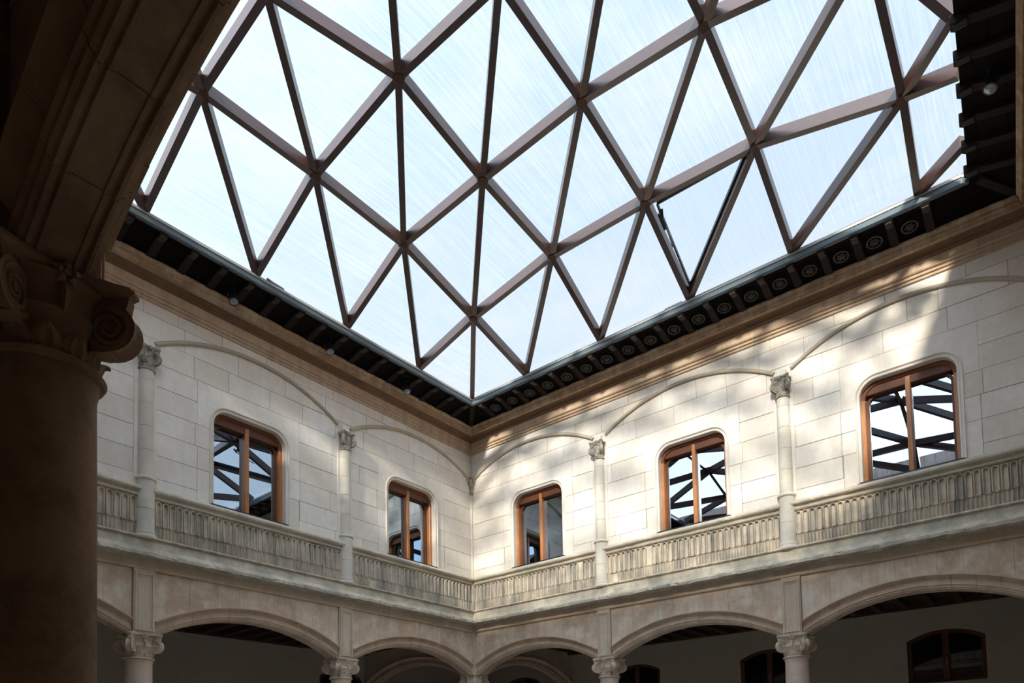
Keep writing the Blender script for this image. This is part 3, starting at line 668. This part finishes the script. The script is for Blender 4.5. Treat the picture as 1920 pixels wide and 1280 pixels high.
gwin(mapL, 1.0, 17, 'dark window in the left gallery behind the column between the bays')
# ================================================================== timber eaves
GZ0, GZ1, GO = 10.25, 10.43, 1.10             # gutter bottom, top and distance from the wall
def bracket(mp, s, label, group, proto=None, long_=0):
    h = .075; e = GO-.02+long_
    poly = [(.36, Z_CT-.02), (.36, Z_CT+.13), (e, GZ0+.10), (e, GZ0-.02), (e-.05, GZ0-.055), (e-.12, GZ0-.05), (e-.22, GZ0-.035), (e-.34, GZ0-.075), (.62, Z_CT+.01), (.48, Z_CT-.02)]
    n = len(poly); b = MB(mp); v = [(s-h, o, z) for o, z in poly]+[(s+h, o, z) for o, z in poly]
    b.add(v, [tuple(range(n)), tuple(range(2*n-1, n-1, -1))]+[(i, (i+1) % n, n+(i+1) % n, n+i) for i in range(n)])
    t = thing('eave_bracket', W(mp, s, .4, Z_CT), label, 'bracket', group); b.obj('corbel', WBR, t)
    g = MB(mp)
    for dx in (-.042, -.014, .014, .042):    # carved grooves standing proud as ribs
        g.box(s+dx-.008, s+dx+.008, e-.20, e-.03, GZ0-.066, GZ0-.035)
    g.obj('rib', GRY, t); return t
WBR = mat('dark bracket timber', (.030, .023, .020), rough=.8, spec=.1, var=.2, bump=.2)
def rosette(mp, s, label, group):
    ang = atan2(GZ0+.0-Z_CT, GO-.4); oc = .74; zc = Z_CT+(oc-.4)*math.tan(ang)-.045
    def m2(a, b_, c_): return mp(s+a, oc+b_*cos(ang)+c_*sin(ang), zc+b_*sin(ang)-c_*cos(ang))   # c_ points down out of the soffit
    t = thing('ceiling_rosette', Vector(m2(0, 0, 0)), label, 'rosette', group)
    def ring(R, r, n=24, k=6):
        v = []; 
        for i in range(n):
            a = 2*pi*i/n
            for j in range(k):
                q = 2*pi*j/k; v.append(((R+r*cos(q))*cos(a), (R+r*cos(q))*sin(a), r*sin(q)))
        return v, [(i*k+j, ((i+1) % n)*k+j, ((i+1) % n)*k+(j+1) % k, i*k+(j+1) % k) for i in range(n) for j in range(k)]
    b = MB(m2); b.add(*ring(.135, .014)); b.obj('rim', GRY, t, True)
    b = MB(m2); b.add(*ring(.065, .010)); b.obj('inner_ring', GRY, t, True)
    b = MB(m2)
    for i in range(6):
        a = 2*pi*i/6; b.tube([(cos(a)*.02, sin(a)*.02, .0), (cos(a)*.05, sin(a)*.05, .02), (cos(a)*.095, sin(a)*.095, .0)], [.010, .016, .006], 5)
    b.tube([(0, 0, -.01), (0, 0, .03)], [.028, .018], 8); b.obj('boss', GRY, t, True)
ro = {'left': 'left', 'right': 'right', 'near': 'right-hand edge', 'behind': 'camera'}
for si, (side, mp, ax, wins, L) in enumerate(sides):
    vis = side != 'behind'
    e = thing('eave_soffit', W(mp, L/2, .7, Z_CT), 'dark timber eave soffit running along the top of the %s side wall' % ro[side], 'eave')
    n = max(1, round((L-1)/.62))
    # soffit boards, laid along the wall
    nb = 4
    for i in range(nb):
        o0 = .30+(GO-.30)*i/nb+.004; o1 = .30+(GO-.30)*(i+1)/nb-.004
        f = lambda o: Z_CT+.05+(o-.4)*(GZ0-Z_CT)/(GO-.4)
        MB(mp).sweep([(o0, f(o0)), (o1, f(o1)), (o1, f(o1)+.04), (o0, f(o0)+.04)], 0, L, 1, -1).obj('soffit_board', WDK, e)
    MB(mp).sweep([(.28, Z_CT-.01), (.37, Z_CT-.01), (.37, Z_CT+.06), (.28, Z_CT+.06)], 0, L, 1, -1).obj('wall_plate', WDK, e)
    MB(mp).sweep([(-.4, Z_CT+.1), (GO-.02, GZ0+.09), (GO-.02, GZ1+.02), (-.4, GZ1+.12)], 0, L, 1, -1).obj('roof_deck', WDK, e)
    if side != 'near':
        g = thing('gutter', W(mp, L/2, GO, GZ0), 'blue grey metal gutter fascia at the glass roof edge, %s side' % ro[side], 'gutter')
        MB(mp).sweep([(GO-.06, GZ0+.01), (GO-.0, GZ0-.0), (GO+.03, GZ0+.02), (GO+.03, GZ1-.05), (GO-.06, GZ1-.01)], 0, L, 1, -1).obj('fascia', MET, g)
        MB(mp).sweep([(GO-.06, GZ1-.05), (GO+.045, GZ1-.05), (GO+.05, GZ1-.005), (GO-.06, GZ1+.03)], 0, L, 1, -1).obj('flashing', METL, g)
    if side == 'right': ss = [1.35+.0]+[2.608+.6325*i*.98 for i in range(0, 18)]; ss = [1.36, 1.98]+[2.61+.622*i for i in range(0, 17)]
    elif side == 'left': ss = [1.25, 1.86]+[2.47+.607*i for i in range(0, 19)]
    elif side == 'near': ss = [1.3+.62*i for i in range(20)]
    else: ss = [1.3+.62*i for i in range(21)]
    for bi, s in enumerate(ss):
        if s > L-1.15: continue
        bracket(mp, s, '%s dark ribbed timber bracket from the inner end under the %s eave' % (ORD[bi], ro[side]), 'timber brackets under the %s eave' % ro[side], long_=.07 if side == 'near' else 0)
    if side == 'right':
        for bi, (a, b_) in enumerate(zip(ss[:-1], ss[1:])):
            if b_ > L-1.1: continue
            rosette(mp, (a+b_)/2, '%s round carved rosette from the inner corner under the right eave' % ORD[bi], 'rosettes of the right eave')
# diagonal bracket in the inner corner
t = thing('eave_bracket', (-.4, -.4, Z_CT+H0), 'diagonal dark timber bracket in the inner corner of the eaves', 'bracket')
MB().beam((-.30, -.30, Z_CT-.02+H0), (-GO+.02, -GO+.02, GZ0-.05+H0), .14, .12).obj('corbel', WBR, t)
t = thing('eave_bracket', (-.4, -13.9, Z_CT+H0), 'diagonal dark timber bracket in the corner at the upper right', 'bracket')
MB().beam((-.30, -13.98, Z_CT-.02+H0), (-GO+.02, -13.42, GZ0-.05+H0), .14, .12).obj('corbel', WBR, t)
# spotlights
def spot(px, py, z, label, aim, horiz=None):
    p = atz(px, py, z)+Vector((0, 0, H0)) if horiz is None else horiz
    t = thing('spotlight', p, label, 'spotlight', 'black spotlights under the eaves')
    top = p+Vector((0, 0, .22)); d = Vector(aim).normalized()
    b = MB(); b.tube([top, top-Vector((0, 0, .06))], .07, 12); b.obj('ceiling_base', BLK, t, True)
    b = MB(); b.tube([top, p+Vector((0, 0, .1))], .014, 6); b.tube([p+Vector((0, 0, .1)), p+Vector((.10, -.04, .05)), p+Vector((.10, -.04, -.02))], .010, 5); b.tube([p+Vector((0, 0, .1)), p+Vector((-.10, .04, .05)), p+Vector((-.10, .04, -.02))], .010, 5); b.obj('yoke', BLK, t, True)
    b = MB(); b.tube([p-d*.15, p-d*.11, p+d*.05, p+d*.15], [.05, .09, .096, .10], 18); b.obj('housing', BLK, t, True)
    b = MB(); b.tube([p+d*.147, p+d*.158], [.085, .07], 16); b.obj('lens', LENS, t, True)
spot(437, 557, 10.02, 'black spotlight under the left eave, leftmost of its three', (-.1, -.45, -1))
spot(617, 652, 10.02, 'black spotlight under the left eave, middle one of three', (-.1, -.45, -1))
spot(761, 727, 10.02, 'black spotlight under the left eave, nearest the inner corner', (-.1, -.45, -1))
spot(1862, 150, 10.05, 'black spotlight under the eave at the upper right edge', (-.2, .3, -1))
# ================================================================== glazed timber gridshell
BD = .22; BW = .125
nodes = {}
def nd(k, px, py, z): p = atz(px, py, z); nodes[k] = Vector((p.x, p.y, z+H0))
for k, q, z in [((1, 1), (888, 600), 11.0), ((2, 1), (757, 462), 11.5), ((3, 1), (591, 332), 11.46), ((4, 1), (378, 176), 11.42), ((1, 2), (1035, 484), 11.46), ((1, 3), (1210, 384), 11.4),
                ((1, 4), (1416, 278), 11.29), ((1, 5), (1693, 188), 10.74), ((2, 2), (905, 340), 11.7), ((3, 2), (747, 148), 11.91), ((2, 3), (1091, 193), 11.85), ((2, 4), (1322, 50), 11.6),
                ((3, 3), (936, -28), 12.15), ((2, 5), (1628, -92), 11.2), ((4, 2), (500, -10), 11.85)]:
    nd(k, *q, z)
EB = 10.40
XI = [-1.12, -3.165, -5.5, -7.86, -10.13, -12.3]; YJ = [-1.12, -3.08, -5.45, -7.85, -10.14, -12.46]
def bd(k, x, y, z=EB): nodes[k] = Vector((x, y, z+H0))
bd((0, 0), -1.08, -1.08)
for i in range(1, 6): bd((i, 0), XI[i], -1.09)
for j in range(1, 6): bd((0, j), -1.09, YJ[j])
for k in [(4, 3), (5, 1), (5, 2), (5, 3), (3, 4), (4, 4), (5, 4), (3, 5), (4, 5), (5, 5)]:
    i, j = k; hx = min(i/1.6, 1, (6.2-i)/2.0); hy = min(j/1.6, 1, (6.0-j)/1.6)
    nodes[k] = Vector((XI[i], YJ[j], H0+EB+.75*min(hx, hy)+.95*min(1, max(0, (min(i, 6-i)-.2)/2))*min(1, max(0, (min(j, 6-j)-.2)/2))))
def ty(x): return -14.29+SK*x+GO+.03
for i, x in enumerate([-1.10, -3.20, -5.6, -7.9, -10.13, -12.3]): bd((i, 6), x, ty(x))
nodes[(1, 6)] = Vector((-3.25, ty(-3.25), EB+.06+H0)); nodes[(2, 6)] = Vector((-4.15, ty(-4.15), EB+.2+H0)); nodes[(3, 6)] = Vector((-6.6, ty(-6.6), EB+H0))
nodes['x'] = Vector((-1.80, ty(-1.8), EB+H0))
for j, y in enumerate([-1.1, -3.08, -5.45, -7.85, -10.14, -12.46, -13.8]): bd((6, j), -13.05, y)
roof = thing('glass_roof', (-7, -7, EB+H0), 'domed glass roof on a triangular grid of reddish timber beams', 'roof')
edges = []
for i in range(7):
    for j in range(7):
        for di, dj in ((1, 0), (0, 1), (1, 1)):
            a, b_ = (i, j), (i+di, j+dj)
            if a in nodes and b_ in nodes:
                if (i == 0 and di == 0) or (j == 0 and dj == 0) or (i == 6 and di == 0) or (j == 6 and dj == 0): continue
                if a == (0, 5) and b_ == (1, 6): b_ = 'x'
                if b_ == (0, 6): continue
                edges.append((a, b_))
for a, b_ in edges:
    A_, B_ = nodes[a], nodes[b_]
    MB().beam(A_, B_, BW, BD).obj('timber_beam', WRF, roof)
ns = [k for k in nodes if isinstance(k, tuple) and 0 < k[0] < 6 and 0 < k[1] < 6]
for k in ns:
    p = nodes[k]; n = 6
    b = MB(); a0 = pi/4
    b.lathe(p.x, p.y, [(.125, p.z-.012), (.135, p.z+.0), (.135, p.z+BD)], 12); b.obj('hub', WHB, roof) if False else None
WHB = mat('darker hub timber', (.085, .032, .02), rough=.5, var=.05, bump=.05)
for k in ns:
    p = nodes[k]
    MB().lathe(p.x, p.y, [(.10, p.z-.010), (.115, p.z+.0), (.115, p.z+BD)], 8).obj('hub', WHB, roof)
# bearing edge beams just above the gutter
# panes and the slim metal caps of the joints
def pane(a, b_, c_, nm='glass_pane', lift=0.0, m=None, par=None):
    P = [nodes[k]+Vector((0, 0, BD+.02+lift)) for k in (a, b_, c_)]
    b = MB(); v = [tuple(p) for p in P]+[tuple(p+Vector((0, 0, .012))) for p in P]
    b.add(v, [(0, 1, 2), (5, 4, 3), (0, 3, 4, 1), (1, 4, 5, 2), (2, 5, 3, 0)]); return b.obj(nm, m or GLR, par or roof)
for i in range(6):
    for j in range(6):
        q = [(i, j), (i+1, j), (i+1, j+1), (i, j+1)]
        if all(k in nodes for k in (q[0], q[1], q[2])): pane(q[0], q[1], q[2])
        if all(k in nodes for k in (q[0], q[2], q[3])): pane(q[0], q[2], q[3])
# opening light with its motor, in the triangle between three hubs
v3 = [nodes[(1, 3)], nodes[(0, 3)], nodes[(1, 4)]]
t = thing('roof_vent', (v3[0]+v3[1]+v3[2])/3, 'black framed triangular roof vent with motor, left of the bright right-hand panes', 'roof vent')
cen = (v3[0]+v3[1]+v3[2])/3; ins = [p+(cen-p).normalized()*.26+Vector((0, 0, .10)) for p in v3]
b = MB()
for i in range(3): b.beam(ins[i], ins[(i+1) % 3], .035, .07)
b.obj('vent_frame', BLK, t)
d = (ins[1]-ins[0]).normalized(); p0 = ins[0]+d*.10-Vector((0, 0, .10))
b = MB(); b.beam(p0, p0+d*.34, .07, .08); b.obj('motor', BLK, t)
b = MB(); b.tube([p0+Vector((0, -.06, -.03)), p0+d*.2+Vector((0, -.06, -.03)), p0+d*.75+Vector((0, 0, .03))], .016, 6); b.obj('chain_arm', MET, t)
b = MB(); b.tube([p0-d*.05+Vector((0, -.08, .02)), p0+d*.05+Vector((0, -.05, -.05))], .03, 8); b.obj('motor_bracket', BLK, t)
# small glass flaps on the gutter edge
def flap(pts, label):
    P = [atz(x, y, z)+Vector((0, 0, H0)) for x, y, z in pts]
    t = thing('glass_flap', (P[0]+P[1]+P[2]+P[3])/4, label, 'glass flap')
    n = (P[1]-P[0]).cross(P[3]-P[0]).normalized()*.012
    b = MB(); b.add([tuple(p) for p in P]+[tuple(p+n) for p in P], [(0, 1, 2, 3), (7, 6, 5, 4), (0, 4, 5, 1), (1, 5, 6, 2), (2, 6, 7, 3), (3, 7, 4, 0)]); b.obj('pane', GLF, t)
    b = MB()
    for i in range(4): b.tube([P[i], P[(i+1) % 4]], .014, 5)
    b.obj('edge_frame', MET, t)
GLF = glass_mat('flap glass', (.80, .86, .93), .12, 1.0)
flap([(502, 522, 10.45), (536, 553, 10.45), (531, 541, 10.52), (500, 524, 10.62)], 'small tilted glass flap standing on the left gutter')
flap([(1245, 588, 10.45), (1277, 574, 10.45), (1278, 565, 10.60), (1247, 580, 10.54)], 'small tilted glass flap standing on the right gutter')
bpy.context.view_layer.update()
for o in ORIG:
    if '_org' in o: del o['_org']
